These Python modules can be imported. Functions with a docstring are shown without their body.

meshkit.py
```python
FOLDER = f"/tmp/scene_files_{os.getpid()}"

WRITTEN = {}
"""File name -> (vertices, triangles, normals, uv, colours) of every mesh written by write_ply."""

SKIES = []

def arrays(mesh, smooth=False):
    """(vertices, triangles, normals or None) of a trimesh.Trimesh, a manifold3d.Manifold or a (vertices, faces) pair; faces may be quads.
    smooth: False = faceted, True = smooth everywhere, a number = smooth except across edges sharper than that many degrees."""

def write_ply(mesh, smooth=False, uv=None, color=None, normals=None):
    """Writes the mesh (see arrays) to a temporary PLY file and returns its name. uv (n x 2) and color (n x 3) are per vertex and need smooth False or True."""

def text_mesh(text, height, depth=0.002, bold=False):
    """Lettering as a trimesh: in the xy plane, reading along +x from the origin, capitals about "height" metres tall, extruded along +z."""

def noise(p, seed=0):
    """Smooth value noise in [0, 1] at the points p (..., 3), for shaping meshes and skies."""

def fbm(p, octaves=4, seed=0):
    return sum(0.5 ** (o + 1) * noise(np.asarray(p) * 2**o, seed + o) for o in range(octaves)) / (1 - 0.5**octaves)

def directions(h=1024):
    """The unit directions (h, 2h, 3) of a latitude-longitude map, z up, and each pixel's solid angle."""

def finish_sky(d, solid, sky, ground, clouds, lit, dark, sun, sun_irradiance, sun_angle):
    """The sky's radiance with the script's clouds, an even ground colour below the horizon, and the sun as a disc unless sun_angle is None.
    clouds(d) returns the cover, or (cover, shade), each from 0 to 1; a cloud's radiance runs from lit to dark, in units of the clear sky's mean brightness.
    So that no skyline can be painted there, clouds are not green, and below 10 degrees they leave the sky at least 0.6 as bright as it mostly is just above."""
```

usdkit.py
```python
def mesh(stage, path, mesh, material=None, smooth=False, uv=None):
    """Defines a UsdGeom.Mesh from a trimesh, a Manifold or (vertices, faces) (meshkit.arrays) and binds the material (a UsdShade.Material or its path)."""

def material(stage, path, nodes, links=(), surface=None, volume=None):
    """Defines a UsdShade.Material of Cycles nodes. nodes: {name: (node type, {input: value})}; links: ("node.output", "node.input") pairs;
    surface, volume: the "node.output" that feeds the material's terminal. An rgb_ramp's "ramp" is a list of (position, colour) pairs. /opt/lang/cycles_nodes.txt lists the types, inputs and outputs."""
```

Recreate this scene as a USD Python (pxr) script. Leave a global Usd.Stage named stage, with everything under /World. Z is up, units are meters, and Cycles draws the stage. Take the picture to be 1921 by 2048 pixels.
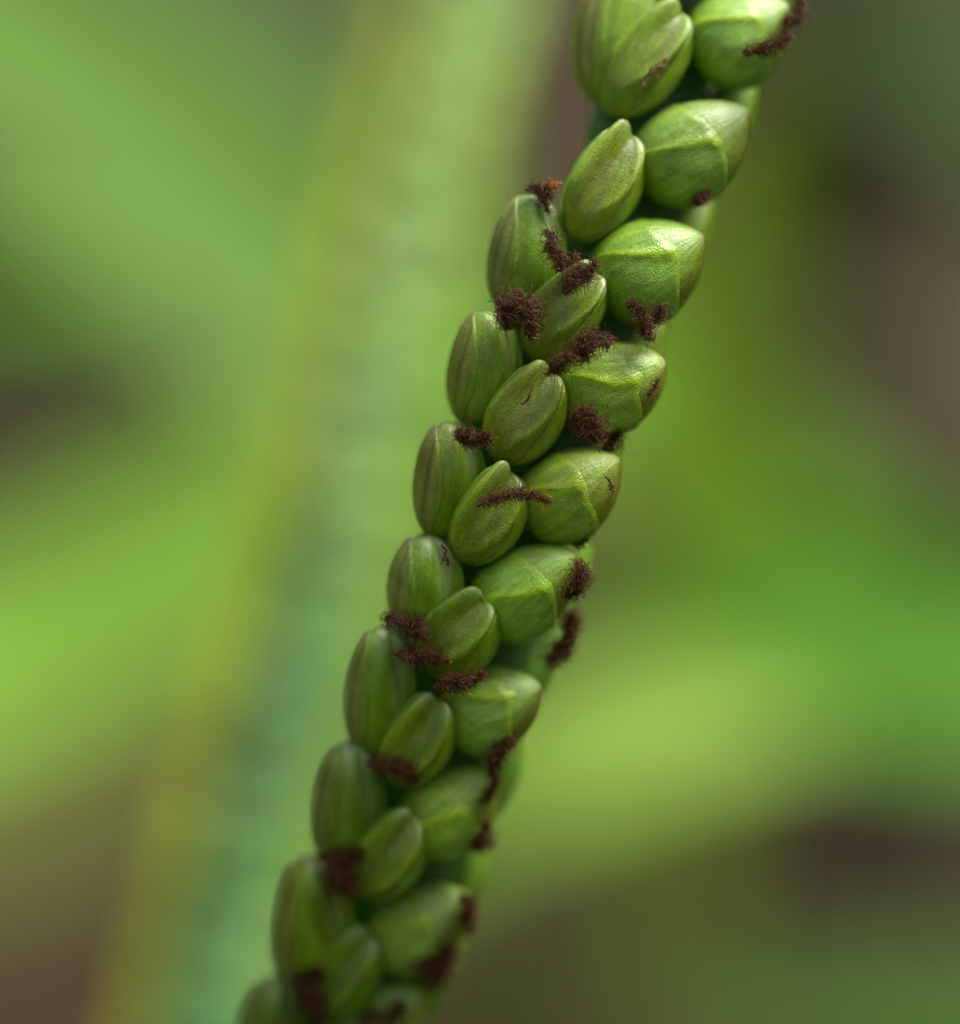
import math, random
import numpy as np
import usdkit, meshkit
from pxr import Usd, UsdGeom, UsdLux, UsdShade, Gf, Sdf, Vt

stage = Usd.Stage.CreateInMemory()
UsdGeom.SetStageUpAxis(stage, UsdGeom.Tokens.z)
UsdGeom.SetStageMetersPerUnit(stage, 1.0)
UsdGeom.Xform.Define(stage, '/World')
UsdGeom.Scope.Define(stage, '/World/Looks')

# ------------------------------------------------------------------ camera, sky, sun, exposure
PITCH = math.radians(30)                 # the camera looks down into the vegetation
SP, CP = math.sin(PITCH), math.cos(PITCH)
DIST = 80.0                              # working distance in mm
K = 18.0 / 1865                          # mm per measured pixel in the plane of focus
FOCUS = 79.0
H0 = 150.0                               # height of the spike above the soil in mm
cam = UsdGeom.Camera.Define(stage, '/World/camera')
cam.AddTransformOp().Set(Gf.Matrix4d(1, 0, 0, 0, 0, SP, CP, 0, 0, -CP, SP, 0, 0, -CP * DIST / 1000, (H0 + SP * DIST) / 1000, 1))
cam.CreateFocalLengthAttr(50.0)
cam.CreateHorizontalApertureAttr(50.0 * 18.0 / DIST)
cam.CreateVerticalApertureAttr(50.0 * 18.0 / DIST * 1024 / 960)
cam.CreateFStopAttr(50.0 / 7.0)
cam.CreateFocusDistanceAttr(FOCUS / 1000)
cam.CreateClippingRangeAttr(Gf.Vec2f(0.005, 1000))
cam.CreateExposureAttr(2.33)

SUN_EL, SUN_AZ = math.radians(59), math.radians(54)      # azimuth from north (away from the camera) towards east (right)
sky_m = usdkit.material(stage, '/World/Looks/sky_look', {
    'sky': ('sky_texture', {'sky_type': 'single_scattering', 'sun_disc': False, 'sun_elevation': SUN_EL, 'sun_rotation': SUN_AZ, 'aerosol_density': 3.0}),
    'veil': ('hsv', {'saturation': 0.15}),
    'bg': ('background_shader', {'strength': 0.05})}, [('sky.color', 'veil.color'), ('veil.color', 'bg.color')], surface='bg.background')
dome = UsdLux.DomeLight.Define(stage, '/World/sky')
UsdShade.MaterialBindingAPI.Apply(dome.GetPrim()).Bind(sky_m)
dome.GetPrim().SetCustomDataByKey('kind', 'structure')
dome.GetPrim().SetCustomDataByKey('label', 'soft overcast daylight sky above the vegetation')
dome.GetPrim().SetCustomDataByKey('category', 'sky')
sun = UsdLux.DistantLight.Define(stage, '/World/sun')
sun.CreateNormalizeAttr(True); sun.CreateIntensityAttr(0.4); sun.CreateAngleAttr(30.0); sun.CreateColorAttr(Gf.Vec3f(1.0, 0.96, 0.9))
sd = np.array([math.sin(SUN_AZ) * math.cos(SUN_EL), math.cos(SUN_AZ) * math.cos(SUN_EL), math.sin(SUN_EL)])
q = Gf.Rotation(Gf.Vec3d(0, 0, 1), Gf.Vec3d(*sd)).GetQuat()
sun.AddOrientOp().Set(Gf.Quatf(q))

# ------------------------------------------------------------------ coordinates and helpers
# Lengths are mm: x right, y along the picture's up, z towards the camera, origin in the middle of the plane of focus.
ROT = np.array([[1, 0, 0], [0, SP, CP], [0, -CP, SP]])

def P(dx, dy, z=0.0):
    f = (DIST - z) / DIST
    return np.array([(dx - 932.5) * K * f, (994 - dy) * K * f, z])

def world(p):                              # mm -> metres in the world
    return (np.asarray(p, float) @ ROT + np.array([0, 0, H0])) / 1000

def on_soil(dx, z, h=-1.0):                # a point of the soil below column dx at depth z
    y = (h - H0 - z * SP) / CP
    return np.array([(dx - 932.5) * K * (DIST - z) / DIST, y, z])

names = {}
def numbered(path):
    n = names.get(path, -1) + 1
    names[path] = n
    return path if n == 0 else f'{path}_{n:03d}'

BASE = {}
def thing(name, label, cat, base, group=None, kind=None):
    path = numbered('/World/' + name)
    x = UsdGeom.Xform.Define(stage, path)
    b = world(base)
    x.AddTranslateOp().Set(Gf.Vec3d(*b))
    p = x.GetPrim()
    for k, v in (('label', label), ('category', cat), ('group', group), ('kind', kind)):
        if v: p.SetCustomDataByKey(k, v)
    BASE[path] = b
    return path

def part(root, name, v, f, mat, col=None, parent=None, label=None, smooth=True, grain=None):
    """A mesh in mm under its thing (or under a part of it); col: a colour per vertex."""
    path = numbered(f'{parent or root}/{name}')
    m = usdkit.mesh(stage, path, (world(v) - BASE[root], f), MATS[mat], smooth=smooth)
    if col is not None:
        UsdGeom.PrimvarsAPI(m).CreatePrimvar('tint', Sdf.ValueTypeNames.Color3fArray, 'vertex').Set(Vt.Vec3fArray.FromNumpy(np.clip(col, 0.001, 1).astype(np.float32)))
    if grain is not None:
        UsdGeom.PrimvarsAPI(m).CreatePrimvar('grain', Sdf.ValueTypeNames.Float3Array, 'vertex').Set(Vt.Vec3fArray.FromNumpy(np.asarray(grain, np.float32)))
    if label: m.GetPrim().SetCustomDataByKey('label', label)
    return path

def spline(pts, n):
    from scipy.interpolate import CubicSpline
    pts = np.asarray(pts, float)
    d = np.r_[0, np.cumsum(np.linalg.norm(np.diff(pts[:, :3], axis=0), axis=1))]
    return CubicSpline(d, pts)(np.linspace(0, d[-1], n))

def unit(v):
    v = np.asarray(v, float)
    return v / np.maximum(np.linalg.norm(v, axis=-1, keepdims=True), 1e-12)

def grid_faces(nu, nv, wrap):
    i, j = np.meshgrid(np.arange(nu - 1), np.arange(nv if wrap else nv - 1), indexing='ij')
    j2 = (j + 1) % nv
    a, b, c, d = i * nv + j, i * nv + j2, (i + 1) * nv + j2, (i + 1) * nv + j
    return np.stack([a, b, c, d], -1).reshape(-1, 4)

def tube(line, rad, sides=12):
    line = np.asarray(line, float)
    t = unit(np.gradient(line, axis=0))
    ref = np.array([0.3, 0.2, 1.0])
    a = unit(np.cross(t, ref)); b = np.cross(t, a)
    ph = np.linspace(0, 2 * np.pi, sides, endpoint=False)
    v = line[:, None] + np.asarray(rad)[:, None, None] * (np.cos(ph)[None, :, None] * a[:, None] + np.sin(ph)[None, :, None] * b[:, None])
    f = grid_faces(len(line), sides, True)
    n = len(line) * sides
    v = np.vstack([v.reshape(-1, 3), line[:1], line[-1:]])
    k = np.arange(sides); k2 = (k + 1) % sides
    f = np.vstack([f[:, [0, 1, 2]], f[:, [0, 2, 3]], np.stack([np.full(sides, n), k2, k], 1), np.stack([np.full(sides, n + 1), n - sides + k, n - sides + k2], 1)])
    return v, f

# ------------------------------------------------------------------ materials
def plant_material(name, rough, bump_mm, grain, sss, spec=0.5, mottle=0.35, coat=0.0, striae=0.22):
    g = 1000.0 / bump_mm
    return usdkit.material(stage, '/World/Looks/' + name, {
        'pos': ('texture_coordinate', {}),
        'tint': ('attribute', {'attribute': 'tint'}),
        'mot': ('noise_texture', {'scale': g * 0.35, 'detail': 4.0, 'roughness': 0.6}),
        'motr': ('map_range', {'from_min': 0.3, 'from_max': 0.7, 'to_min': 1 - mottle, 'to_max': 1 + mottle * 0.8, 'clamp': True}),
        'mul': ('vector_math', {'math_type': 'scale'}),
        'spk': ('noise_texture', {'scale': g * 0.16, 'detail': 3.0, 'roughness': 0.65}),
        'spkr': ('map_range', {'from_min': 0.68, 'from_max': 0.74, 'to_min': 0.0, 'to_max': 0.7, 'clamp': True}),
        'dirt': ('mix', {'color2': (0.035, 0.022, 0.008)}),
        'grain': ('attribute', {'attribute': 'grain'}),
        'str': ('noise_texture', {'scale': 1.0, 'detail': 3.0, 'roughness': 0.6}),
        'strr': ('map_range', {'from_min': 0.3, 'from_max': 0.7, 'to_min': 1 - striae, 'to_max': 1 + striae, 'clamp': True}),
        'mul2': ('vector_math', {'math_type': 'scale'}),
        'h': ('math', {'math_type': 'multiply_add', 'value2': 0.9}),
        'n': ('noise_texture', {'scale': g, 'detail': 2.0}),
        'vor': ('voronoi_texture', {'scale': g * 0.30, 'randomness': 1.0}),
        'vd': ('map_range', {'from_min': 0.10, 'from_max': 0.16, 'to_min': 1.0, 'to_max': 0.0, 'clamp': True}),
        'vs': ('separate_color', {}),
        'vc': ('map_range', {'from_min': 0.72, 'from_max': 0.78, 'to_min': 0.0, 'to_max': 0.55, 'clamp': True}),
        'vm': ('math', {'math_type': 'multiply'}),
        'dust': ('mix', {'color2': (0.42, 0.45, 0.22)}),
        'b': ('bump', {'strength': grain, 'distance': bump_mm * 0.00042}),
        'rr': ('map_range', {'from_min': 0.3, 'from_max': 0.7, 'to_min': rough - 0.08, 'to_max': rough + 0.14, 'clamp': True}),
        'p': ('principled_bsdf', {'specular_ior_level': spec, 'subsurface_weight': sss, 'subsurface_radius': (0.5, 0.8, 0.15), 'subsurface_scale': 0.00035, 'coat_weight': coat, 'coat_roughness': 0.16}),
    }, [('pos.object', 'mot.vector'), ('pos.object', 'n.vector'), ('pos.object', 'spk.vector'), ('mot.fac', 'motr.value'), ('tint.color', 'mul.vector1'), ('motr.result', 'mul.scale'),
        ('grain.vector', 'str.vector'), ('str.fac', 'strr.value'), ('mul.vector', 'mul2.vector1'), ('strr.result', 'mul2.scale'), ('str.fac', 'h.value1'), ('n.fac', 'h.value3'),
        ('spk.fac', 'spkr.value'), ('mul2.vector', 'dirt.color1'), ('spkr.result', 'dirt.fac'), ('pos.object', 'vor.vector'), ('vor.distance', 'vd.value'), ('vor.color', 'vs.color'), ('vs.r', 'vc.value'), ('vd.result', 'vm.value1'), ('vc.result', 'vm.value2'),
        ('dirt.color', 'dust.color1'), ('vm.value', 'dust.fac'), ('dust.color', 'p.base_color'), ('b.normal', 'p.coat_normal'),
        ('h.value', 'b.height'), ('b.normal', 'p.normal'), ('mot.fac', 'rr.value'), ('rr.result', 'p.roughness')], surface='p.BSDF')

def blade_material(name):
    return usdkit.material(stage, '/World/Looks/' + name, {
        'tint': ('attribute', {'attribute': 'tint'}),
        'p': ('principled_bsdf', {'roughness': 0.6, 'specular_ior_level': 0.15}),
        'tr': ('translucent_bsdf', {}),
        'm': ('mix_closure', {'fac': 0.3})},
        [('tint.color', 'p.base_color'), ('tint.color', 'tr.color'), ('p.BSDF', 'm.closure1'), ('tr.BSDF', 'm.closure2')], surface='m.closure')

MATS = {
    'bract': plant_material('bract_skin', 0.32, 0.035, 1.0, 0.08, 0.30, 0.15, coat=0.34),
    'rachis': plant_material('rachis_skin', 0.5, 0.05, 0.4, 0.2, 0.4, 0.2),
    'far': plant_material('far_spike_skin', 0.45, 0.06, 0.2, 0.0, 0.5, 0.1),
    'blade': blade_material('leaf_blade_skin'),
    'hair': usdkit.material(stage, '/World/Looks/dry_stigma_hair', {
        'tint': ('attribute', {'attribute': 'tint'}),
        'p': ('principled_bsdf', {'roughness': 0.5, 'specular_ior_level': 0.25})}, [('tint.color', 'p.base_color')], surface='p.BSDF'),
    'soil': usdkit.material(stage, '/World/Looks/soil_crumbs', {
        'pos': ('texture_coordinate', {}),
        'n': ('noise_texture', {'scale': 45.0, 'detail': 6.0, 'roughness': 0.65}),
        'r': ('rgb_ramp', {'ramp': [(0.25, (0.010, 0.006, 0.002)), (0.5, (0.024, 0.015, 0.006)), (0.75, (0.038, 0.026, 0.013))]}),
        'p': ('principled_bsdf', {'roughness': 0.95, 'specular_ior_level': 0.15})}, [('pos.object', 'n.vector'), ('n.fac', 'r.fac'), ('r.color', 'p.base_color')], surface='p.BSDF'),
}

# ------------------------------------------------------------------ ground
def ground():
    n = 160
    g = np.sign(np.linspace(-1, 1, n)) * np.abs(np.linspace(-1, 1, n)) ** 2.2
    x, y = np.meshgrid(g * 6.0, g * 6.0 + 0.25, indexing='ij')
    p = np.stack([x, y, np.zeros_like(x)], -1)
    z = (meshkit.fbm(p * 18, 4, 3) - 0.5) * 0.012 - 0.003
    v = np.stack([x, y, z], -1).reshape(-1, 3)
    m = usdkit.mesh(stage, '/World/ground', (v, grid_faces(n, n, False)), MATS['soil'], smooth=True)
    for k, t in (('kind', 'structure'), ('label', 'dark brown bare soil far behind the spike'), ('category', 'ground')):
        m.GetPrim().SetCustomDataByKey(k, t)
ground()

# ------------------------------------------------------------------ spikelets
def body_radius(s, p, q):
    r = np.maximum(s, 0) ** p * np.maximum(1 - s, 0) ** q
    s0 = p / (p + q)
    return r / (s0 ** p * (1 - s0) ** q)

GREEN = np.array((0.102, 0.195, 0.002)); VEIN = np.array((0.20, 0.32, 0.006)); GLAUC = np.array((0.185, 0.315, 0.042))
OLIVE = np.array((0.11, 0.125, 0.020)); OLIVE_D = np.array((0.055, 0.072, 0.010)); OLIVE_P = np.array((0.155, 0.18, 0.03))
BROWN = np.array((0.12, 0.065, 0.022)); PALE = np.array((0.27, 0.35, 0.13)); YELLOW = np.array((0.145, 0.21, 0.004))

def grain_of(sp, S, PH):
    return np.stack([S * sp.L * 1.6, PH * 9.0, np.full_like(S, sp.seed * 1.7)], -1)

class Spikelet:
    def __init__(self, base, tip, width, thick, roll, p, q, bend=0.0, lift=0.0, seed=0):
        self.b, self.t = np.asarray(base, float), np.asarray(tip, float)
        self.L = np.linalg.norm(self.t - self.b)
        self.A = (self.t - self.b) / self.L
        w = unit(np.cross(self.A, [0, 0, 1.0])); n = np.cross(w, self.A)
        c, s = math.cos(roll), math.sin(roll)
        self.w, self.n = c * w + s * n, -s * w + c * n
        self.W, self.T, self.p, self.q, self.bend, self.lift, self.seed, self.field = width / 2, thick / 2, p, q, bend, lift, seed, None
        r = np.random.default_rng(seed)
        self.tint = r.uniform(0.86, 1.14) * np.array((r.uniform(0.92, 1.12), 1.0, r.uniform(0.7, 1.3)))

    def at(self, s, phi, off=0.0):
        """Point at s (0 base, 1 tip) and angle phi (90 faces the viewer, 0 right, 180 left), raised by off mm."""
        s, phi, off = np.broadcast_arrays(np.asarray(s, float), np.asarray(phi, float), np.asarray(off, float))
        sc = np.clip(s, 0.0, 1.0)
        r = body_radius(sc, self.p, self.q)
        lump = 1 + 0.05 * (meshkit.noise(np.stack([s * 3, np.cos(phi) * 1.2, np.sin(phi) * 1.2], -1) + self.seed * 7.3, 5) - 0.5)
        cx, cy = np.cos(phi), np.sin(phi)
        fl = np.sign(cx) * np.abs(cx) ** 0.93, np.sign(cy) * np.abs(cy) ** 0.93
        if self.field is not None:                # keels and grooves (raise) and the lobes of the tip (forward), in mm
            rise, fwd = self.field(self, sc, phi)
            off = off + rise
            s = s + fwd / self.L
        mid = np.sin(np.pi * sc)
        c = self.b + self.A * (s * self.L)[..., None] + self.w * (self.bend * mid)[..., None] + self.n * (self.lift * mid)[..., None]
        d = self.w * (r * lump * self.W * fl[0] + off * cx)[..., None] + self.n * (r * lump * self.T * fl[1] + off * cy)[..., None]
        return c + d

    def nz(self, s, phi, a, b, k):
        return meshkit.fbm(np.stack([s * a, np.cos(phi) * b, np.sin(phi) * b], -1) + self.seed * 3.1 + k * 11, 3, k)

def ang(a, b):
    return (a - b + np.pi) % (2 * np.pi) - np.pi

def keel(sp, S, PH, line, h, w, fade=0.15):
    ls, lp = np.array([x[0] for x in line]), np.radians([x[1] for x in line])
    R = np.maximum(body_radius(S, sp.p, sp.q), 0.12) * (sp.W + sp.T) / 2
    return h * np.exp(-(ang(PH, np.interp(S, ls, lp)) * R / w) ** 2) * np.clip((S - ls[0]) / fade, 0, 1)

def lobe(S, PH, deg, width, mm, power=7):
    return 1.6 * mm * np.exp(-(ang(PH, math.radians(deg)) / math.radians(width)) ** 2) * S ** power * (1 - S ** 14)

def middle_form(sp, S, PH):
    v = 0.06 * math.sin(sp.seed * 1.9)
    rise = keel(sp, S, PH, ((0.12, 150), (0.6, 143), (1.0, 128 + 60 * v)), 0.12, 0.13, 0.3) + keel(sp, S, PH, ((0.1, 96), (0.5, 68), (1.0, 44)), 0.115, 0.085, 0.25)
    rise = rise + keel(sp, S, PH, ((0.22, 112), (0.6, 106), (1.0, 88)), -0.15, 0.20, 0.5) + keel(sp, S, PH, ((0.2, 55), (0.6, 38), (1.0, 14)), -0.06, 0.15, 0.4)
    return rise * np.clip((1 - S) / 0.08, 0, 1), lobe(S, PH, 136, 40, 0.40 + v) + lobe(S, PH, 42, 34, 0.13 - v) - 0.09 * S ** 16

def left_form(sp, S, PH):
    rise = keel(sp, S, PH, ((0.2, 92), (0.7, 88), (1.0, 84)), 0.05, 0.12, 0.4) + keel(sp, S, PH, ((0.45, 44), (0.8, 52), (1.0, 56)), -0.10, 0.10, 0.3)
    rise = rise + keel(sp, S, PH, ((0.35, 14), (0.8, 24), (1.0, 34)), 0.05, 0.10, 0.3)
    return rise * np.clip((1 - S) / 0.06, 0, 1), lobe(S, PH, 90, 50, 0.13) + lobe(S, PH, 20, 30, 0.03) - 0.03 * S ** 16

def add_body(root, sp, colour, nu=56, nv=72, mat='bract', ridges=(), label=None):
    """Closed egg with ridges: (list of (s, deg), height mm, width mm, colour or None)."""
    s = 0.5 - 0.5 * np.cos(np.linspace(0, np.pi, nu))
    s = s ** 0.9
    S, PH = np.meshgrid(s[1:-1], np.linspace(-np.pi / 2, 1.5 * np.pi, nv, endpoint=False), indexing='ij')
    off = np.zeros_like(S)
    col = colour(sp, S, PH) * sp.tint
    st = np.clip((sp.nz(S, PH, 3.2, 2.4, 31) - 0.58) / 0.1, 0, 1)[..., None] * 0.28
    col = col * (1 - st) + BROWN * 0.8 * st
    R = np.maximum(body_radius(S, sp.p, sp.q), 0.12) * (sp.W + sp.T) / 2
    for line, h, w, rc in ridges:
        ls, lp = np.array([x[0] for x in line]), np.radians([x[1] for x in line])
        fade = np.clip((S - ls[0]) / 0.06, 0, 1) * np.clip((ls[-1] - S) / 0.06 + 1, 0, 1)
        if h < 0: fade = np.clip((S - ls[0]) / 0.4, 0, 1)
        g = np.exp(-(ang(PH, np.interp(S, ls, lp)) * R / w) ** 2) * fade
        off += h * g
        if rc is not None:
            col = col * (1 - g[..., None]) + rc * g[..., None]
    v = sp.at(S, PH, off)
    n = S.size
    v = np.vstack([v.reshape(-1, 3), sp.b[None], v[-1].mean(0)[None]])
    col = np.vstack([col.reshape(-1, 3), col[0].mean(0)[None], col[-1].mean(0)[None]])
    f = grid_faces(nu - 2, nv, True)
    k = np.arange(nv); k2 = (k + 1) % nv
    f = np.vstack([f[:, [0, 2, 1]], f[:, [0, 3, 2]], np.stack([np.full(nv, n), k, k2], 1), np.stack([np.full(nv, n + 1), n - nv + k2, n - nv + k], 1)])
    gr = np.vstack([grain_of(sp, S, PH).reshape(-1, 3), grain_of(sp, S[:1], PH[:1]).reshape(-1, 3)[:1], grain_of(sp, S[-1:], PH[-1:]).reshape(-1, 3)[:1]])
    return part(root, 'spikelet', v, f, mat, col, label=label, grain=gr)

def add_sheet(root, parent, sp, S, PH, off, col, name='glume', mat='bract', label=None):
    """A bract that hugs the body: rows run along it, its rim dives into the body."""
    v = sp.at(S, PH, off)
    f = grid_faces(S.shape[0], S.shape[1], False)
    d = np.einsum('ij,ij->i', np.cross(v.reshape(-1, 3)[f[:, 1]] - v.reshape(-1, 3)[f[:, 0]], v.reshape(-1, 3)[f[:, 3]] - v.reshape(-1, 3)[f[:, 0]]), v.reshape(-1, 3)[f[:, 0]] - (sp.b + sp.t) / 2)
    if d.sum() < 0: f = f[:, ::-1]
    return part(root, name, v.reshape(-1, 3), f, mat, col.reshape(-1, 3) * sp.tint, parent=parent, label=label, grain=grain_of(sp, S, PH).reshape(-1, 3))

def side_glume(root, parent, sp, c0, hw, apex, colour, rim=0.03, base_off=0.04, veins=(), spread=1.6, nu=56, nv=41, tip_lift=0.0, s0=0.02, rim_col=VEIN, rim_amt=0.8, mat='bract', label=None, ec=0.86, ew=0.10):
    """A boat-shaped bract centred on angle c0 (degrees), half width hw, reaching s = apex."""
    t = np.linspace(-1, 1, nv); t = np.sign(t) * np.abs(t) ** 0.8
    s = s0 + (apex - s0) * (1 - (1 - np.linspace(0, 1, nu)) ** 1.5)
    S, T = np.meshgrid(s, t, indexing='ij')
    x = (S - s0) / (apex - s0)
    half = np.radians(hw) * np.sqrt(np.clip(1 - x ** 4, 0, 1)) * (0.75 + 0.25 * np.clip(x * 3, 0, 1))
    S = S - 0.05 * np.abs(T) ** 2 * x ** 3
    PH = np.radians(c0) + T * half
    a = np.abs(T)
    edge = np.exp(-((a - ec) / ew) ** 2)
    off = base_off * np.clip((1 - a) / 0.10, -0.0, 1) ** 0.5 + rim * edge * np.clip(x * 2, 0, 1) - 0.03 * (a > 0.995) + tip_lift * x ** 4
    col = colour(sp, S, PH)
    col = col + (rim_col - col) * (edge * rim_amt * np.clip(0.25 + x, 0, 1))[..., None]
    for tv, h, wv, vc in veins:
        g = np.exp(-((T - tv) / wv) ** 2) * np.clip(x * 4, 0, 1)
        off = off + h * g
        col = col + (vc - col) * (g * 0.8)[..., None]
    tipc = np.clip((x - 0.9) / 0.1, 0, 1)[..., None] ** 1.5 * 0.6
    col = col * (1 - tipc) + PALE * tipc
    return add_sheet(root, parent, sp, S, PH, off, col, mat=mat, label=label)

def cap_glume(root, parent, sp, rim_line, mid_line, colour, nu=60, nv=90, off0=0.014, mat='bract', seed=0):
    """A bract wrapped round the lower body whose front margin follows rim_line ((deg, s), ...), with a midvein along mid_line ((s, deg), ...)."""
    d = np.array([x[0] for x in rim_line], float); e = np.array([x[1] for x in rim_line], float)
    from scipy.interpolate import PchipInterpolator
    ph = np.linspace(d[0], d[-1], nv)
    top = PchipInterpolator(d, e)(ph)
    t = 1 - (1 - np.linspace(0, 1, nu)) ** 1.5
    T, PHd = np.meshgrid(t, ph, indexing='ij')
    S = 0.02 + T * (top[None] - 0.02)
    PH = np.radians(PHd)
    R = np.maximum(body_radius(S, sp.p, sp.q), 0.15) * sp.W
    dist = (top[None] - S) * sp.L
    edge = np.exp(-((dist - 0.11) / 0.12) ** 2)
    off = off0 * np.clip(dist / 0.10, 0, 1) ** 0.7 + 0.014 * edge - 0.03 * (dist < 1e-6)
    col = colour(sp, S, PH)
    rim = np.exp(-((dist - 0.05) / 0.09) ** 2)
    col = col + (VEIN * 0.8 - col) * (0.55 * rim)[..., None]
    ms, mp = np.array([x[0] for x in mid_line]), np.radians([x[1] for x in mid_line])
    dm = ang(PH, np.interp(S, ms, mp)) * R
    widen = 0.075 + 0.075 * np.clip(S / ms[-1], 0, 1) ** 2
    g = np.exp(-(dm / widen) ** 2) * np.clip((S - 0.05) / 0.15, 0, 1)
    off = off + (0.035 + 0.02 * np.clip(S / ms[-1], 0, 1)) * g * np.clip(dist / 0.15, 0, 1)
    col = col + (VEIN * 1.0 - col) * (0.9 * g)[..., None]
    for dphi in (-34, 34):                                   # shallow side veins
        g2 = np.exp(-((ang(PH, np.interp(S, ms, mp)) - math.radians(dphi)) * R / 0.05) ** 2)
        off = off + 0.006 * g2
    return add_sheet(root, parent, sp, S, PH, off, col, mat=mat)

def streak(base, other, amt, k, fs=2.5, fp=9):
    def fn(sp, S, PH):
        n = np.clip((sp.nz(S, PH, fs, fp, k) - 0.35) / 0.3, 0, 1)[..., None] * amt
        return base * (1 - n) + other * n
    return fn

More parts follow.
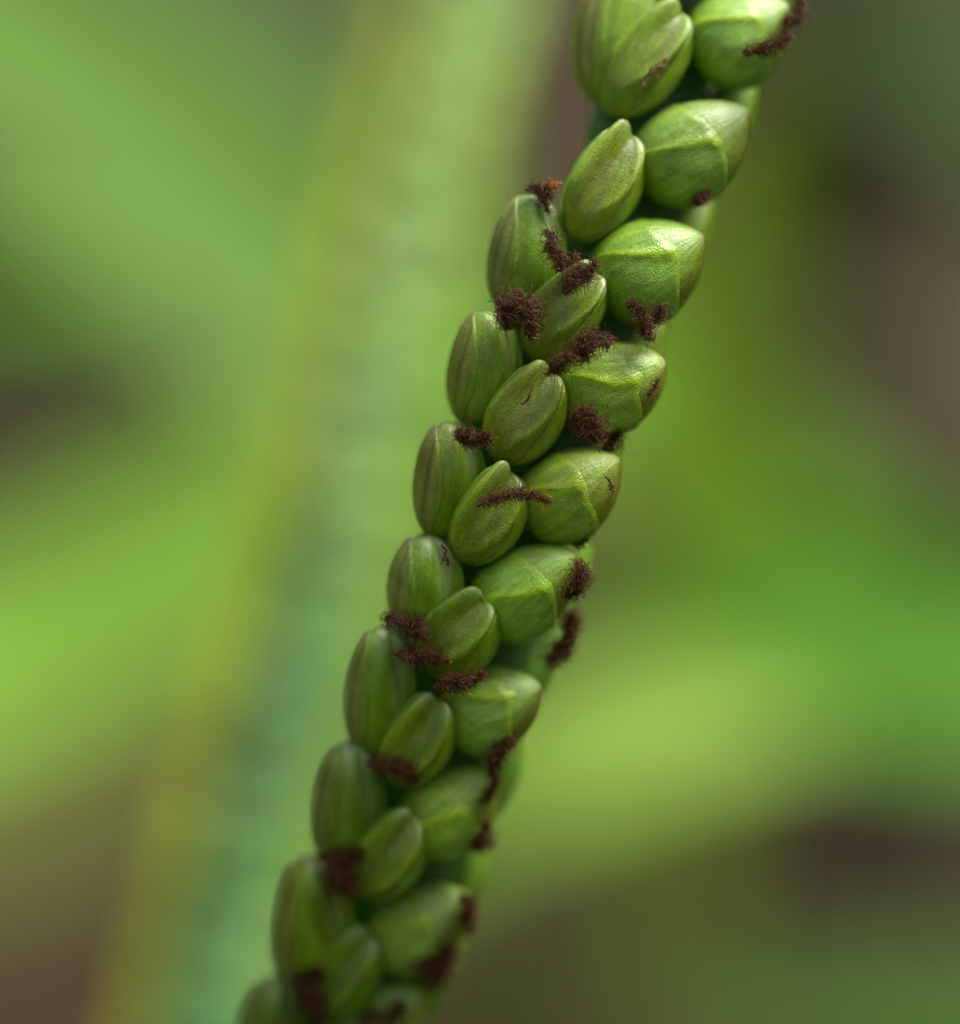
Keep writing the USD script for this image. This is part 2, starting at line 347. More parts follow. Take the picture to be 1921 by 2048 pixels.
# ------------------------------------------------------------------ dry stigmas
def stigma(root, parent, line, radius, n, seed, colour=(0.066, 0.023, 0.006), orange=0.0, length=0.2, curl=0.6, label=None, name='stigma', hr=0.0068):
    """A withered feathery stigma: short curly hairs all along a bent axis (points in mm)."""
    rng = np.random.default_rng(seed)
    ax = spline(line, 24) if len(line) > 2 else np.linspace(line[0], line[1], 24)
    ax = ax + (meshkit.noise(np.stack([np.stack([np.linspace(0, 4, 24), np.full(24, seed * 2.3), np.full(24, k * 9.1)], -1) for k in range(3)], 1), 4) - 0.5) * radius * 0.9
    tang = unit(np.gradient(ax, axis=0))
    V, F, C = [], [], []
    def put(v, f, c):
        F.append(np.asarray(f) + sum(len(x) for x in V)); V.append(v); C.append(c)
    v, f = tube(ax, np.linspace(0.024, 0.008, 24), 6)
    put(v, f, np.tile(np.array(colour) * 0.7, (len(v), 1)))
    u = rng.random(n) ** 0.85
    i = np.minimum((u * 23).astype(int), 22)
    o = ax[i] + (ax[i + 1] - ax[i]) * rng.random((n, 1))
    lumps = 0.45 + 1.1 * np.clip(meshkit.noise(np.stack([u * 5, u * 0 + seed * 3.7, u * 0], -1), 2) * 1.6 - 0.3, 0, 1)
    env = np.sin(np.pi * np.clip(0.12 + 0.86 * u, 0, 1)) ** 0.6 * lumps
    o = o + unit(rng.normal(size=(n, 3))) * (radius * 0.75 * env * rng.random(n))[:, None]
    d = unit(unit(rng.normal(size=(n, 3))) + tang[i] * 0.7)
    kink = rng.normal(size=(n, 3)); kink2 = rng.normal(size=(n, 3))
    ln = (length * (0.45 + 1.1 * rng.random(n) ** 3) * (0.6 + 0.6 * env))[:, None]
    steps = 6
    pts = [o]
    for k in range(1, steps):
        d = unit(d + curl * (kink * math.cos(k * 1.1) + kink2 * math.sin(k * 1.3)) * 0.75)
        pts.append(pts[-1] + d * ln / (steps - 1))
    pts = np.stack(pts, 1)                                   # n, steps, 3
    t = unit(np.gradient(pts, axis=1))
    a = unit(np.cross(t, np.array([0.31, 0.52, 0.8]))); b = np.cross(t, a)
    r = hr * np.linspace(1.1, 0.5, steps)[None, :, None] * (0.7 + 0.6 * rng.random((n, 1, 1)))
    ring = np.stack([pts + r * (math.cos(p) * a + math.sin(p) * b) for p in (0, 2.094, 4.189)], 2)
    hv = ring.reshape(-1, 3)
    idx = np.arange(n)[:, None, None] * steps * 3 + np.arange(steps - 1)[None, :, None] * 3
    j = np.arange(3)[None, None]; j2 = (j + 1) % 3
    qd = np.stack([idx + j, idx + j2, idx + 3 + j2, idx + 3 + j], -1).reshape(-1, 4)
    hc = np.array(colour) * (0.55 + 1.0 * rng.random((n, 1)))
    org = (u > 0.80) & (rng.random(n) < orange)
    hc[org] = np.array((0.42, 0.15, 0.012)) * (0.7 + 0.6 * rng.random((org.sum(), 1)))
    put(hv, np.vstack([qd[:, [0, 1, 2]], qd[:, [0, 2, 3]]]), np.repeat(hc, steps * 3, 0))
    return part(root, name, np.vstack(V), np.vstack(F), 'hair', np.vstack(C), parent=parent, label=label, smooth=True)

# ------------------------------------------------------------------ the sharp spike
def arc(dy):
    """Depth of the spike's axis (mm) at measured row dy: it arches, nearest a little above the middle."""
    d = (dy - 820) * K
    return -0.024 * d * d if d > 0 else -0.017 * d * d

culm_base = on_soil(250, -62)
spike = thing('grass_spike', 'sharp green seed spike of plump grains with dark brown withered stigmas, leaning right in front', 'grass spike', culm_base)

cx = [(1440, -560), (1400, -300), (1310, -50), (1205, 240), (1130, 480), (1065, 700), (995, 950), (930, 1150), (855, 1400), (790, 1620), (720, 1850), (650, 2080), (590, 2300), (520, 2560)]
axis_pts = [P(x, y, arc(y) - 1.0) for x, y in cx]
rl = spline(axis_pts, 150)
v, f = tube(rl, 0.42 + 0.03 * np.sin(np.arange(150) * 0.7), 28)
e = np.concatenate([np.repeat(rl, 28, 0), rl[:1], rl[-1:]])
tt = unit(np.gradient(rl, axis=0)); wv = unit(np.cross(tt, [0, 0, 1.0])); wv = np.concatenate([np.repeat(wv, 28, 0), wv[:1], wv[-1:]])
wide = np.clip((np.arange(150) / 149 - 0.30) / 0.10, 0, 1); wide = np.concatenate([np.repeat(wide, 28), wide[:1], wide[-1:]])
v = v + wv * (np.einsum('ij,ij->i', v - e, wv) * (1.3 + 0.75 * wide))[:, None] - wv * (0.45 - 0.45 * wide)[:, None]
rc = np.array((0.03, 0.075, 0.006)) * (0.85 + 0.4 * meshkit.fbm(v * 2.0, 3, 1))[:, None]  # dark stem green, deepened with the shade of the gaps between spikelets
part(spike, 'rachis', v, f, 'rachis', rc)
low = axis_pts[-1]
cl = spline([low + (axis_pts[-1] - axis_pts[-2]) * -0.05, low + np.array([-1.5, -6, -2]), low + np.array([-4, -35, -18]), culm_base + np.array([3, 45, 12]), culm_base], 60)
v, f = tube(cl, np.linspace(0.5, 1.1, 60), 14)
part(spike, 'culm', v, f, 'rachis', np.tile((0.08, 0.15, 0.025), (len(v), 1)))

def olive_back(sp, S, PH):
    """Left flank: olive with lengthwise dark and pale veins, greener to the right."""
    deg = np.degrees(PH) % 360
    n = sp.nz(S, PH, 2.0, 7, 2)
    a = np.clip((deg - 96) / 16, 0, 1)[..., None]
    c = GREEN * 1.0 * (1 - a) + OLIVE * a
    for d0, wd, cc, am in ((113, 4, OLIVE_D, 0.75), (122, 8, OLIVE_P, 0.7), (134, 5, OLIVE_D, 0.8), (146, 9, OLIVE_P, 0.3), (168, 12, OLIVE_D, 0.3)):
        g = (np.exp(-((deg - d0 - 4 * np.sin(S * 3 + sp.seed)) / wd) ** 2) * am * np.clip(S * 5, 0, 1) * np.clip((0.98 - S) * 6, 0, 1))[..., None]
        c = c * (1 - g) + cc * g
    m = np.clip((n - 0.5) / 0.2, 0, 1)[..., None] * 0.35 * a
    return c * (1 - m) + BROWN * 0.6 * m

def green_face(sp, S, PH):
    n = np.clip((sp.nz(S, PH, 1.6, 6, 4) - 0.4) / 0.25, 0, 1)[..., None]
    g = np.clip((sp.nz(S, PH, 2.5, 3, 8) - 0.45) / 0.2, 0, 1)[..., None] * 0.5
    c = GREEN * (1 - 0.45 * n) + YELLOW * 0.8 * 0.45 * n
    return c * (1 - g) + GLAUC * 0.8 * g

def glaucous_face(sp, S, PH):
    n = np.clip((sp.nz(S, PH, 2.0, 2.0, 9) - 0.35) / 0.25, 0, 1)[..., None]
    lowp = np.clip(S * 2.2 - 0.25, 0, 1)[..., None]
    c = GREEN * (1 - lowp) + (GLAUC * (0.75 + 0.25 * n)) * lowp
    return c

def r_body_col(sp, S, PH):
    """Round grain: smooth pale shoulder above with sky sheen painted in, olive on the lower right, a small brown tip."""
    n = np.clip((sp.nz(S, PH, 4, 3, 6) - 0.35) / 0.25, 0, 1)[..., None]
    c = GLAUC * 0.9 + 0 * S[..., None]
    sheen = np.clip(1 - np.abs(ang(PH, math.radians(130))) / 1.3, 0, 1)[..., None]  # sky sheen on the upper side, painted as a paler tone
    c = c * (1 - sheen) + (GLAUC * 0.6 + PALE * 0.4) * sheen
    lw = np.clip(1.3 - np.abs(ang(PH, math.radians(20))) / 1.0, 0, 1)[..., None]
    c = c * (1 - lw) + (np.array((0.120, 0.165, 0.012)) * (1 - n * 0.4) + BROWN * 0.8 * n * 0.4) * lw
    tp = np.clip((S - 0.965 - 0.04 * (n[..., 0] - 0.5)) / 0.04, 0, 1)[..., None] * 0.8
    return c * (1 - tp) + np.array((0.17, 0.12, 0.05)) * tp

def lobe_tips(sp, S, PH, c, degs):
    for d0 in degs:
        g = np.exp(-(ang(PH, math.radians(d0)) / 0.5) ** 2) * np.clip((S - 0.80) / 0.14, 0, 1) * (0.5 + 0.5 * np.clip((sp.nz(S, PH, 6, 5, 21) - 0.3) / 0.3, 0, 1))
        c = c * (1 - 0.8 * g[..., None]) + PALE * 0.9 * 0.8 * g[..., None]
    return c

def left_face(sp, S, PH):
    c = green_face(sp, S, PH)
    g = (np.exp(-(ang(PH, np.interp(S, (0.4, 1.0), (math.radians(46), math.radians(58)))) / 0.2) ** 2) * np.clip((S - 0.45) / 0.25, 0, 1))[..., None]  # pale streak paints the wet glint along the groove
    return lobe_tips(sp, S, PH, c * (1 - 0.6 * g) + PALE * 0.7 * 0.6 * g, (86, 25))

def flank_face(sp, S, PH):
    c = green_face(sp, S, PH) * 0.55 + flat_face(sp, S, PH) * 0.45
    return c

def ridge_tint(sp, S, PH, c):
    for line, w in ((((0.12, 150), (0.6, 143), (1.0, 128)), 0.12), (((0.1, 96), (0.5, 68), (1.0, 44)), 0.075)):
        g = (keel(sp, S, PH, line, 1.0, w, 0.4) * 0.65)[..., None]
        c = c * (1 - g) + (VEIN * 0.75 + GLAUC * 0.2) * g
    return c

def flat_face(sp, S, PH):
    n = np.clip((sp.nz(S, PH, 1.8, 7, 12) - 0.4) / 0.22, 0, 1)[..., None]
    b = np.clip((sp.nz(S, PH, 3.0, 4, 15) - 0.52) / 0.15, 0, 1)[..., None] * 0.5
    c = YELLOW * 0.8 * (1 - n) + (OLIVE * 0.30 + GREEN * 0.62) * n
    c = c * (1 - b) + (OLIVE_D * 1.3 + BROWN * 0.15) * b
    return lobe_tips(sp, S, PH, ridge_tint(sp, S, PH, c), (136, 46))

LEFT, MIDDLE, RIGHT, FAR = [], [], [], []
LEFT_T = [  # tip x, y, base x, y, left edge, right edge
    (1255, -330, 1215, -60, 1180, 1330), (1240, -95, 1165, 205, 1113, 1285), (1037, 376, 990, 605, 948, 1100), (950, 600, 912, 825, 870, 1012),
    (876, 816, 850, 1045, 803, 940), (832, 1036, 805, 1230, 752, 902), (748, 1213, 722, 1468, 668, 808), (682, 1440, 655, 1680, 604, 750),
    (607, 1662, 580, 1912, 526, 692), (540, 1897, 515, 2140, 452, 600), (470, 2130, 440, 2370, 385, 535)]
MID_T = [   # left lobe x, y, right lobe x, y, base x, y, left edge, right edge
    (1375, -235, 1420, -190, 1290, -10, 1255, 1440), (1300, 0, 1343, 60, 1205, 228, 1168, 1352), (1196, 238, 1246, 288, 1135, 470, 1094, 1259),
    (1137, 503, 1178, 568, 1052, 700, 1010, 1185), (1045, 710, 1090, 742, 988, 900, 944, 1105), (966, 905, 1012, 935, 918, 1095, 882, 1031),
    (922, 1156, 962, 1182, 865, 1315, 812, 975), (826, 1343, 868, 1380, 785, 1525, 745, 892), (776, 1578, 822, 1602, 725, 1745, 684, 835),
    (690, 1800, 740, 1840, 640, 1980, 600, 745), (620, 2040, 665, 2075, 575, 2210, 535, 680)]
RIGHT_T = [  # centre x, y, tip x, y, width px
    (1520, -150, 1615, -215, 200), (1437, 72, 1532, 8, 200), (1345, 293, 1453, 212, 196), (1262, 522, 1366, 458, 196), (1190, 750, 1293, 703, 186), (1110, 957, 1203, 890, 182),
    (1022, 1147, 1118, 1075, 178), (957, 1377, 1050, 1333, 168), (875, 1573, 957, 1505, 170), (815, 1800, 912, 1740, 176), (728, 1990, 818, 1925, 170), (650, 2210, 740, 2150, 170)]
FAR_T = [(1560, -80), (1487, 145), (1402, 378), (1313, 602), (1227, 826), (1165, 1033), (1112, 1215), (1040, 1420), (965, 1630), (912, 1800), (830, 2020)]

R_RIM = ((-40, 0.36), (0, 0.50), (38, 0.655), (66, 0.735), (90, 0.80), (112, 0.775), (144, 0.735), (180, 0.66), (225, 0.5))
for i, (cxp, cyp, tx, ty, wpx) in enumerate(RIGHT_T):
    z = arc(cyp)
    tip = P(tx, ty, arc(ty) + 0.5); base = P(2 * cxp - tx + 8, 2 * cyp - ty - 6, arc(2 * cyp - ty) - 0.35)
    wpx *= 1 + 0.04 * math.sin(i * 4.7)
    sp = Spikelet(base, tip, wpx * K, wpx * K * 0.95, math.radians(-4 + 6 * math.sin(i * 2.1)), 0.48, 0.72, seed=100 + i)
    b = add_body(spike, sp, r_body_col)
    mid = ((0.05, 146), (0.25, 130), (0.45, 114), (0.62, 101 + 3 * math.sin(i)), (0.80, 90))
    da, de = 9 * math.sin(i * 2.9), 0.045 * math.sin(i * 1.9 + 1)
    mid = [(a + (de if a > 0.7 else 0), d + da) for a, d in mid]
    cap_glume(spike, b, sp, [(a + (da if -30 < a < 220 else 0), e + de + 0.02 * math.sin(i * 1.7 + a)) for a, e in R_RIM], mid, glaucous_face, seed=i)
    RIGHT.append((sp, b))

for i, (tx, ty, bx, by, le, ri) in enumerate(LEFT_T):
    z = arc((ty + by) / 2)
    tip = P(tx, ty, arc(ty) + 0.25); base = P(bx, by, arc(by) - 0.25)
    wpx = (ri - le)
    sp = Spikelet(base, tip, wpx * K * 0.97, wpx * K * 0.95, math.radians(4 * math.sin(i * 1.3)), 0.50, 0.52, bend=((le + ri) / 2 - (tx + bx) / 2) * K, seed=200 + i)
    sp.field = left_form
    b = add_body(spike, sp, left_face)
    side_glume(spike, b, sp, 164, 68, 1.0, olive_back, rim=0.012, base_off=0.03, rim_col=GREEN * 1.15, rim_amt=0.6)
    side_glume(spike, b, sp, -8, 34, 0.97, green_face, rim=0.01, base_off=0.025, rim_col=VEIN * 0.75, rim_amt=0.5)
    LEFT.append((sp, b))

for i, (lx, ly, rx, ry, bx, by, le, ri) in enumerate(MID_T):
    z = arc((ly + by) / 2)
    tx, ty = (lx + rx) / 2 - 2, (ly + ry) / 2 - 14
    tip = P(tx + 9, ty + 3, arc(ty) + 0.62); base = P(bx - 20, by - 4, arc(by) + 0.15)
    ax2 = np.array([tx - bx, by - ty]); ax2 = ax2 / np.linalg.norm(ax2)
    wpx = (ri - le) * (0.94 if i < 4 else 1.0) * (0.89 if abs(ax2[0]) < 0.45 else 0.80)
    sp = Spikelet(base, tip, wpx * K, wpx * K * 0.85, math.radians(9 * math.sin(i * 2.3)), 0.54, 0.56, bend=((le + ri) / 2 - (tx + bx) / 2 + 5) * K * 0.7, seed=300 + i)
    sp.field = middle_form
    b = add_body(spike, sp, flat_face)
    side_glume(spike, b, sp, 212, 62, 1.0, green_face, rim=0.01, base_off=0.03, rim_col=GREEN * 1.3, rim_amt=0.5, ec=0.84, ew=0.14)
    side_glume(spike, b, sp, -6, 58, 0.985, flank_face, rim=0.012, base_off=0.03, rim_col=VEIN * 0.8, rim_amt=0.6, ec=0.84, ew=0.14)
    MIDDLE.append((sp, b))

for i, (tx, ty) in enumerate(FAR_T):
    z = arc(ty)
    tip = P(tx - 22, ty + 6, arc(ty) - 1.2); base = P(tx - 175, ty + 195, arc(ty + 200) - 1.6)
    sp = Spikelet(base, tip, 125 * K, 120 * K, 0.2, 0.5, 0.72, bend=0.0, seed=400 + i)
    b = add_body(spike, sp, streak(GREEN * 1.1, GLAUC * 1.2, 0.9, 3), nu=40, nv=48)
    side_glume(spike, b, sp, 150, 70, 1.0, streak(GREEN, GLAUC, 0.8, 5), rim=0.03, rim_col=PALE * 0.7, tip_lift=0.04, nu=36, nv=31)
    FAR.append((sp, b))

def S3(z, *pts):
    return [P(x, y, arc(y) + z + (dz[0] if dz else 0)) for x, y, *dz in pts]

STIG = [  # owner, depth above the axis, points, radius mm, hairs, orange, length
    (RIGHT[1], 0.9, ((1520, 75), (1548, 30), (1562, -25)), 0.2, 260, 0.1, 0.2), (RIGHT[1], 1.2, ((1530, 65), (1500, 92), (1455, 105)), 0.18, 260, 0.1, 0.17),
    (LEFT[2], 0.75, ((1062, 405), (1058, 375), (1078, 355)), 0.17, 260, 0.95, 0.15), (LEFT[2], 0.7, ((1052, 390), (1040, 368), (1024, 366)), 0.1, 120, 0.0, 0.12),
    (LEFT[2], 1.05, ((1062, 450), (1076, 490), (1086, 520)), 0.17, 230, 0.3, 0.19), (LEFT[2], 1.1, ((1080, 522), (1098, 515), (1116, 492)), 0.12, 150, 0.2, 0.15),
    (MIDDLE[3], 1.65, ((1100, 570), (1125, 545), (1145, 530), (1172, 520)), 0.27, 420, 0.1, 0.2),
    (LEFT[3], 1.0, ((972, 640), (985, 610), (1012, 605), (1020, 635)), 0.33, 620, 0.12, 0.2),
    (RIGHT[3], 1.0, ((1258, 655), (1252, 620), (1225, 585)), 0.2, 330, 0.1, 0.2), (RIGHT[3], 0.8, ((1255, 640), (1275, 615), (1285, 600)), 0.15, 160, 0.1, 0.2),
    (RIGHT[4], 1.75, ((1072, 718), (1110, 690), (1150, 665), (1190, 664)), 0.22, 420, 0.15, 0.2), (RIGHT[4], 1.75, ((1140, 640), (1145, 670), (1135, 700)), 0.22, 330, 0.1, 0.2),
    (RIGHT[5], 1.55, ((1160, 862), (1152, 825), (1128, 795)), 0.2, 300, 0.1, 0.2), (RIGHT[5], 1.5, ((1150, 845), (1125, 820), (1112, 800)), 0.14, 150, 0.1, 0.18),
    (LEFT[4], 0.95, ((884, 832), (915, 845), (948, 838)), 0.17, 280, 0.3, 0.17), (LEFT[4], 0.95, ((895, 845), (925, 858), (950, 852)), 0.12, 150, 0.2, 0.15),
    (MIDDLE[5], 1.6, ((935, 982), (960, 968), (1000, 962), (1062, 967)), 0.16, 330, 0.3, 0.16),
    (RIGHT[5], 0.35, ((1182, 870), (1192, 850)), 0.2, 260, 0.0, 0.15),
    (RIGHT[6], 1.05, ((1100, 1160), (1122, 1125), (1128, 1092)), 0.2, 330, 0.2, 0.18),
    (LEFT[5], 0.95, ((858, 1062), (868, 1080), (872, 1098)), 0.07, 70, 0.0, 0.09),
    (LEFT[6], 0.8, ((742, 1203), (780, 1208), (835, 1235)), 0.2, 380, 0.3, 0.17), (LEFT[6], 0.95, ((772, 1268), (815, 1272), (865, 1292)), 0.19, 380, 0.3, 0.18),
    (MIDDLE[7], 1.2, ((850, 1338), (895, 1322), (940, 1312)), 0.18, 330, 0.2, 0.17),
    (FAR[6], 0.0, ((1070, 1290), (1090, 1250), (1095, 1205)), 0.3, 520, 0.12, 0.2), (FAR[6], 0.1, ((1085, 1270), (1105, 1255), (1112, 1230)), 0.18, 200, 0.3, 0.18),
    (RIGHT[7], 0.85, ((950, 1510), (965, 1470), (985, 1438)), 0.24, 360, 0.05, 0.19),
    (LEFT[7], 0.9, ((712, 1492), (760, 1492), (812, 1512)), 0.22, 420, 0.1, 0.19),
    (RIGHT[8], 0.6, ((920, 1650), (932, 1630), (940, 1605)), 0.22, 330, 0.0, 0.18), (RIGHT[8], 0.8, ((935, 1560), (960, 1530), (968, 1505)), 0.12, 160, 0.2, 0.13),
    (LEFT[8], 0.8, ((625, 1662), (655, 1665), (700, 1655)), 0.18, 300, 0.1, 0.18), (LEFT[8], 0.95, ((640, 1668), (660, 1700), (695, 1735)), 0.25, 480, 0.1, 0.2),
    (RIGHT[9], 0.9, ((905, 1800), (905, 1770), (895, 1745)), 0.2, 300, 0.1, 0.18), (RIGHT[9], 0.8, ((800, 1870), (840, 1860), (880, 1840)), 0.3, 420, 0.05, 0.24),
    (LEFT[9], 0.75, ((568, 1905), (600, 1900), (635, 1880)), 0.22, 330, 0.1, 0.19), (LEFT[9], 0.9, ((590, 1905), (610, 1945), (625, 1990)), 0.28, 460, 0.05, 0.22),
    (FAR[9], 0.2, ((830, 1930), (860, 1880), (885, 1830)), 0.3, 420, 0.1, 0.24), (RIGHT[10], 0.9, ((690, 1985), (740, 1975), (790, 1950)), 0.25, 360, 0.1, 0.2),
    (FAR[5], 0.2, ((1120, 1060), (1140, 1040), (1150, 1028)), 0.12, 150, 0.1, 0.14), (RIGHT[2], 0.5, ((1345, 395), (1362, 385), (1375, 375)), 0.1, 130, 0.0, 0.12),
    (MIDDLE[4], 1.45, ((1012, 785), (1030, 768), (1036, 750)), 0.05, 26, 0.0, 0.1), (RIGHT[4], 1.2, ((1262, 775), (1272, 752), (1276, 740)), 0.1, 90, 0.0, 0.12),
    (RIGHT[5], 1.1, ((1178, 925), (1186, 940), (1188, 955)), 0.06, 30, 0.0, 0.14),
]
for i, (own, z, pts, rad, n, og, ln) in enumerate(STIG):
    stigma(spike, own[1], S3(min(z, 1.3), *pts), rad * 1.2, int(n * 2.5) if n > 100 else n, 50 + i, orange=og if og > 0.9 else og * 0.35, length=ln * 1.1)
stigma(spike, MIDDLE[1][1], S3(1.15, (1245, 172), (1262, 140), (1300, 112)), 0.12, 300, 900, colour=(0.15, 0.105, 0.03), length=0.11, name='pollen_crumb', label='tan crumbly anther remains')

# ------------------------------------------------------------------ the blurred spike behind
zf = -33.0
far = thing('grass_spike', 'blurred yellow and blue-green seed spike out of focus behind the sharp one', 'grass spike', on_soil(-150, -75))
FX = [(970, -250), (895, 0), (770, 450), (690, 800), (605, 1150), (530, 1400), (405, 1900), (340, 2150), (280, 2400)]
fl = spline([P(x, y, zf - 1.0 - 0.6 * abs(y - 900) / 900) for x, y in FX], 120)
v, f = tube(fl, np.full(120, 0.6), 12)
part(far, 'rachis', v, f, 'far', np.tile((0.10, 0.18, 0.03), (len(v), 1)))
cl = spline([fl[-1], fl[-1] + np.array([-3, -12, -4]), on_soil(-150, -75) + np.array([3, 40, 12]), on_soil(-150, -75)], 50)
v, f = tube(cl, np.linspace(0.55, 1.1, 50), 12)
part(far, 'culm', v, f, 'far', np.tile((0.08, 0.15, 0.025), (len(v), 1)))
GOLD = np.array((0.47, 0.50, 0.02)); TEAL = np.array((0.035, 0.20, 0.115)); LIME = np.array((0.38, 0.60, 0.13))
rng = np.random.default_rng(5)
n_f = 25
for k in range(n_f):
    u = (k + 0.5) / n_f
    j = int(u * 118)
    c, t = fl[j], unit(fl[j + 1] - fl[j])
    side = unit(np.cross(t, [0, 0, 1.0])) * -1
    if side[0] < 0: side = -side
    up = -t
    for row, (off, z, colr, wd) in enumerate(((-1.0, 0.3, GOLD, 1.25), (-0.02, 0.9, TEAL, 1.4 + 0.45 * np.clip((u - 0.4) / 0.3, 0, 1)), (0.95, 0.2, LIME, 1.25))):
        jit = rng.uniform(-0.5, 0.5)
        cc = c + side * off * (1.0 + 0.15 * abs(off)) + np.array([0, 0, 1.0 + z]) + up * jit
        base = cc - up * 1.35 - side * 0.2 * np.sign(off); tip = cc + up * 1.35 + side * 0.25 * (off + 0.2)
        sp = Spikelet(base, tip, wd, wd * 0.9, 0, 0.5, 0.5, seed=500 + k * 3 + row)
        tone = rng.uniform(0.75, 1.25)
        tone = rng.uniform(0.85, 1.15)
        if row == 1: colr = TEAL * np.clip((u - 0.25) / 0.3, 0, 1) + np.array((0.24, 0.38, 0.13)) * (1 - np.clip((u - 0.25) / 0.3, 0, 1))
        if row == 0: colr = GOLD * np.clip(0.35 + u, 0, 1) + np.array((0.22, 0.36, 0.05)) * (1 - np.clip(0.35 + u, 0, 1))
        mixc = colr * tone
        cc = cc + rng.normal(size=3) * 0.12
        add_body(far, sp, streak(mixc, mixc * 0.6 + GLAUC * 0.5, 0.5, 3), nu=18, nv=20, mat='far')

# ------------------------------------------------------------------ unseen grass all round, placed to cut the low sky light
def unseen_shade_grass(n=2600, seed=8):
    """Unseen grass ringing the view, placed to shade the spikes from the low sky."""
    r = np.random.default_rng(seed)
    V, F = [], []
    m = 7
    cam_xy = np.array([0.0, -CP * DIST / 1000])
    while len(V) < n:
        a = r.uniform(0, 2 * np.pi); d = 0.09 + 1.1 * r.random() ** 1.3
        x, y = d * math.sin(a), d * math.cos(a) - 0.03
        ahead = y - cam_xy[1]
        if ahead > -0.03 and abs(x) < 0.045 + 0.20 * max(ahead, 0): continue
        h = r.uniform(0.14, 0.34) * (1 + 0.7 * min(d, 1)); lean = r.normal(size=2) * 0.22
        if ahead > -0.03: lean[0] = math.copysign(abs(lean[0]), x)
        t = np.linspace(0, 1, m)
        c = np.stack([x + lean[0] * h * t ** 2, y + lean[1] * h * t ** 2, h * t * (1 - 0.12 * t)], 1)
        wdt = r.uniform(0.004, 0.010) * (1 - t ** 2) ** 0.8 + 0.0003
        b = r.uniform(0, np.pi); sv = np.array([math.cos(b), math.sin(b), 0])
        F.append(grid_faces(m, 2, False) + len(V) * 2 * m)
        V.append(np.stack([c - sv * wdt[:, None] / 2, c + sv * wdt[:, None] / 2], 1).reshape(-1, 3))
    for pts, w in ((((-26, -150, 8), (-19, -60, 10), (-14.5, -16, 12), (-13.5, 1, 17)), 10.0), (((-2, -150, 2), (-6, -60, 4), (-6, -19, 9), (-4, -12.5, 15)), 13.0), (((16, -150, 6), (13, -60, 8), (12.5, -20, 11), (11, -13, 15)), 8.0)):
        c = world(spline(np.array(pts, float), m))           # near blades out of view, placed to darken the lower spike
        t = np.linspace(0, 1, m)
        sv = unit(np.cross(unit(np.gradient(c, axis=0)), world((0, 0, 0)) - c))
        wd = (w / 1000 * (1 - t ** 3 * 0.85))[:, None]
        F.append(grid_faces(m, 2, False) + len(V) * 2 * m)
        V.append(np.stack([c - sv * wd / 2, c + sv * wd / 2], 1).reshape(-1, 3))
    n = len(V)
    v = np.vstack(V)
    g = usdkit.mesh(stage, '/World/grass', (v, np.vstack(F)), MATS['blade'], smooth=True)
    tone = np.repeat(0.6 + 0.8 * r.random((n, 1)), 2 * m, 0) * np.array((0.06, 0.12, 0.02))
    UsdGeom.PrimvarsAPI(g).CreatePrimvar('tint', Sdf.ValueTypeNames.Color3fArray, 'vertex').Set(Vt.Vec3fArray.FromNumpy(tone.astype(np.float32)))
    for k, t in (('kind', 'stuff'), ('label', 'unseen stand of green grass placed out of view to shade the spikes from the low sky'), ('category', 'grass')):
        g.GetPrim().SetCustomDataByKey(k, t)
unseen_shade_grass()

# ------------------------------------------------------------------ leaf blades behind
def blade(name, label, pts, colour, hint=(0, 0.6, 0.8), fold=0.18, seed=0, cat='leaf', group=None, n=70):
    """A leaf blade. pts: (point, width mm) from its foot in the soil to its tip."""
    foot = pts[0][0]
    root = thing(name, label, cat, foot, group)
    line = spline(np.array([np.r_[p, w] for p, w in pts]), n)
    c, w = line[:, :3], np.maximum(line[:, 3], 0.15) / 2
    t = unit(np.gradient(c, axis=0))
    sd_ = unit(np.cross(t, np.asarray(hint, float))); nm = np.cross(sd_, t)
    m = 17
    a = np.linspace(-1, 1, m)
    wav = 0.05 * np.sin(np.linspace(0, 9, n) + seed)[:, None] * np.abs(a)[None]
    h = fold * np.abs(a)[None] ** 1.3 + wav
    top = c[:, None] + sd_[:, None] * (a[None] * w[:, None])[..., None] + nm[:, None] * (h * w[:, None])[..., None]
    bot = top - nm[:, None] * 0.14
    ring = np.concatenate([top, bot[:, ::-1]], 1)
    v = ring.reshape(-1, 3)
    f = grid_faces(n, 2 * m, True)
    f = np.vstack([f[:, [0, 1, 2]], f[:, [0, 2, 3]]])
    aa = np.concatenate([a, a[::-1]])
    st = meshkit.noise(np.stack(np.broadcast_arrays((aa * 9)[None], (np.arange(n) * 0.08)[:, None], np.full((1, 1), seed * 5.0)), -1), seed)
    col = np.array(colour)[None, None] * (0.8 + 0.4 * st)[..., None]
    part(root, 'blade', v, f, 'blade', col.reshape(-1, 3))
    rib = c + nm * 0.0
    v, f = tube(rib[2:-3] , np.maximum(w[2:-3] * 0.05, 0.06), 8)
    part(root, 'midrib', v, f, 'blade', np.tile(np.array(colour) * 1.25, (len(v), 1)))
    return root

def wz(px, z):
    return px * K * (DIST - z) / DIST

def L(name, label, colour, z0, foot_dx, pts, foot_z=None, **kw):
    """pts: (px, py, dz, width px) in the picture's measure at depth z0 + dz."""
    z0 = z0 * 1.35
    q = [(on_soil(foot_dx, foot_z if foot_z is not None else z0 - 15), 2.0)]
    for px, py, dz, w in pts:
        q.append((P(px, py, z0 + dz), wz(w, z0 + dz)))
    blade(name, label, q, colour, **kw)

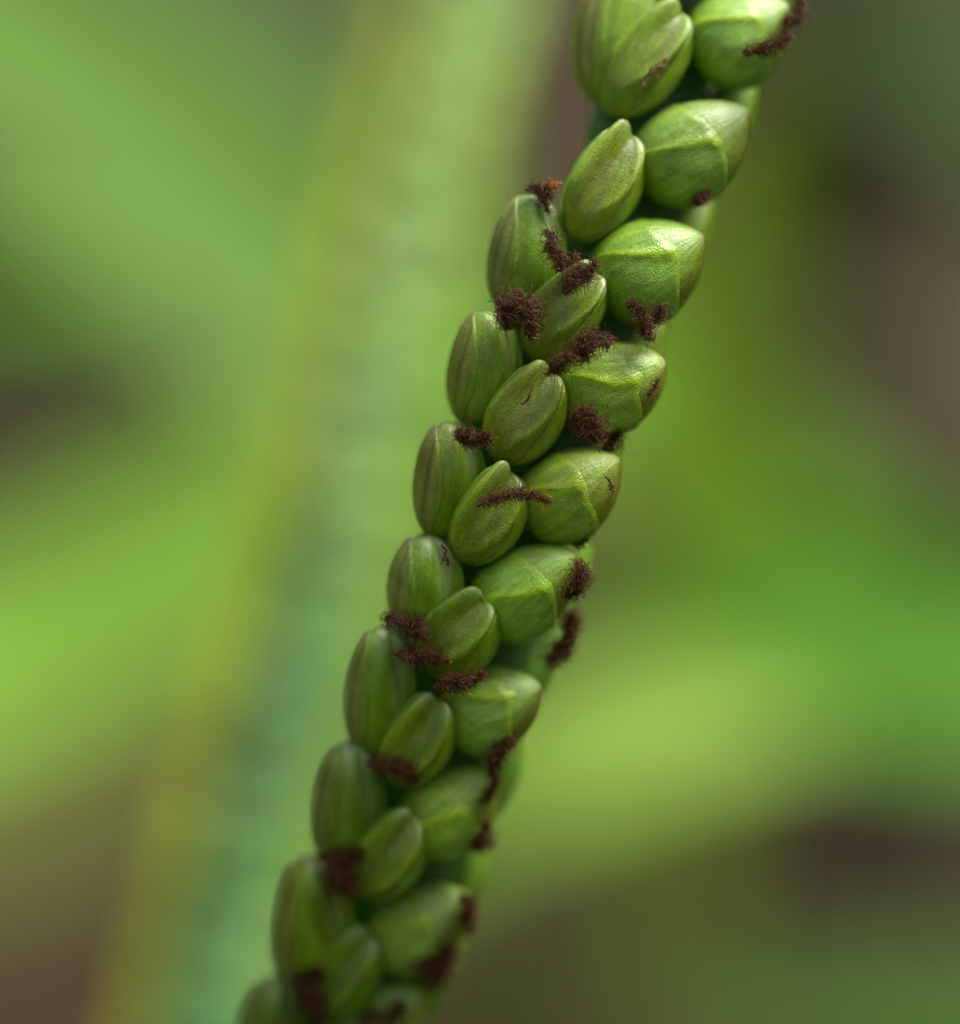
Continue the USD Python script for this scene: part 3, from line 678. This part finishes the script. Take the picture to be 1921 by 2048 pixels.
G = 'leaf blades out of focus behind the spikes'
L('grass_leaf', 'blurred mid green leaf slanting down from the upper left corner', (0.10, 0.215, 0.022), -75, -1100, [(-500, -90, 0, 480), (0, 100, 0, 480), (400, 390, 2, 540), (720, 660, 4, 480), (950, 720, 5, 60)], seed=1, group=G)
L('grass_leaf', 'blurred light green leaf rising from the left edge below the dark gap', (0.21, 0.40, 0.05), -60, -1200, [(-500, 1440, 0, 480), (0, 1270, 0, 500), (400, 1080, 2, 560), (760, 930, 4, 420), (1020, 830, 5, 60)], seed=2, group=G)
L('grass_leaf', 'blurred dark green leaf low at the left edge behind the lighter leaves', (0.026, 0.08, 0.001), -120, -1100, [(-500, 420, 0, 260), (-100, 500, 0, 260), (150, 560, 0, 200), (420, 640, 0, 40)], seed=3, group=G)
L('grass_leaf', 'blurred pale lime leaf running up behind the blurred spike', (0.20, 0.375, 0.038), -48, 250, [(540, 2300, 0, 170), (630, 1700, 0, 210), (750, 1100, 0, 330), (815, 500, 0, 260), (860, -100, 0, 160), (890, -500, 0, 60)], seed=4, group=G)
L('grass_leaf', 'blurred narrow green leaf standing upright right of the sharp spike', (0.155, 0.265, 0.008), -80, 1500, [(1330, 1300, 0, 230), (1350, 900, 0, 280), (1390, 500, 0, 240), (1420, 250, 0, 130), (1470, 100, 0, 20)], seed=5, group=G)
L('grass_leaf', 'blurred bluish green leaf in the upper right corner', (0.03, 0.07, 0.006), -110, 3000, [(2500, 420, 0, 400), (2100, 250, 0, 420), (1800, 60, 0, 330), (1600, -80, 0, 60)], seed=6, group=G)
L('grass_leaf', 'blurred vivid green leaf at the right edge', (0.054, 0.175, 0.001), -70, 3000, [(2500, 1400, 0, 420), (2050, 1300, 0, 520), (1750, 1270, 0, 500), (1450, 1270, 0, 400), (1150, 1330, 0, 200), (900, 1400, 0, 40)], seed=7, group=G)
L('grass_leaf', 'blurred yellow-green leaf touching the right side of the sharp spike low down', (0.215, 0.35, 0.05), -55, 600, [(700, 1730, -4, 310), (1000, 1510, 0, 310), (1250, 1420, 0, 290), (1450, 1405, 0, 190), (1600, 1420, 0, 40)], seed=8, group=G)
L('grass_leaf', 'blurred fresh green leaf crossing behind the middle of the sharp spike to the right', (0.12, 0.285, 0.012), -90, 700, [(800, 620, 0, 300), (1100, 740, 0, 340), (1350, 880, 0, 340), (1600, 1060, 0, 260), (1850, 1250, 0, 60)], seed=9, group=G)
L('grass_leaf', 'blurred dark green leaf in the bottom right corner', (0.05, 0.125, 0.008), -85, 3000, [(2500, 2120, 0, 330), (2050, 2030, 0, 330), (1700, 2010, 0, 260), (1200, 2040, 0, 60)], seed=10, group=G)
L('dry_leaf', 'blurred olive dry leaf low on the left above the brown soil', (0.14, 0.16, 0.035), -100, -1200, [(-500, 1660, 0, 260), (0, 1610, 0, 300), (350, 1500, 0, 280), (640, 1400, 0, 40)], seed=11)
L('dry_leaf', 'blurred greyish brown dry leaf at the right edge in the middle', (0.085, 0.075, 0.03), -140, 3000, [(2500, 800, 0, 300), (2050, 740, 0, 330), (1800, 700, 0, 260), (1560, 660, 0, 40)], seed=12)
L('grass_leaf', 'blurred dark olive leaf with shade put into its colour, upright in the upper right behind the narrow green leaf', (0.026, 0.024, 0.004), -150, 1900, [(1640, 1300, 0, 420), (1630, 900, 0, 480), (1610, 500, 0, 520), (1580, 150, 0, 420), (1540, -200, 0, 200), (1520, -400, 0, 40)], seed=13, group=G)  # very dark colour carries the shade between the leaves
L('grass_leaf', 'blurred dull green leaf low behind the foot of the yellow-green leaf', (0.075, 0.095, 0.025), -130, 700, [(850, 2300, 0, 300), (960, 1950, 0, 330), (1060, 1750, 0, 300), (1250, 1600, 0, 40)], seed=14, group=G)
L('grass_leaf', 'blurred dark leaf filling the gap at the left edge, with the shade put into its colour', (0.014, 0.019, 0.001), -150, -1200, [(-500, 800, 0, 330), (0, 760, 0, 360), (250, 720, 0, 240), (450, 690, 0, 40)], seed=15, group=G)  # dark sheet standing in for the shade of the leaf gap
L('grass_leaf', 'blurred deep green leaf at the top edge left of the blurred spike', (0.045, 0.10, 0.015), -120, -1000, [(-300, -420, 0, 300), (150, -160, 0, 330), (480, 0, 0, 330), (720, 140, 0, 260), (900, 260, 0, 50)], seed=16, group=G)
L('dry_leaf', 'blurred dull brown dry leaf added over the shaded soil low on the right, below the vivid green leaf', (0.034, 0.026, 0.009), -125, 3000, [(2500, 1650, 0, 200), (2050, 1670, 0, 240), (1750, 1680, 0, 230), (1450, 1720, 0, 160), (1200, 1760, 0, 30)], seed=17)  # added to cover soil that falls too dark in shade
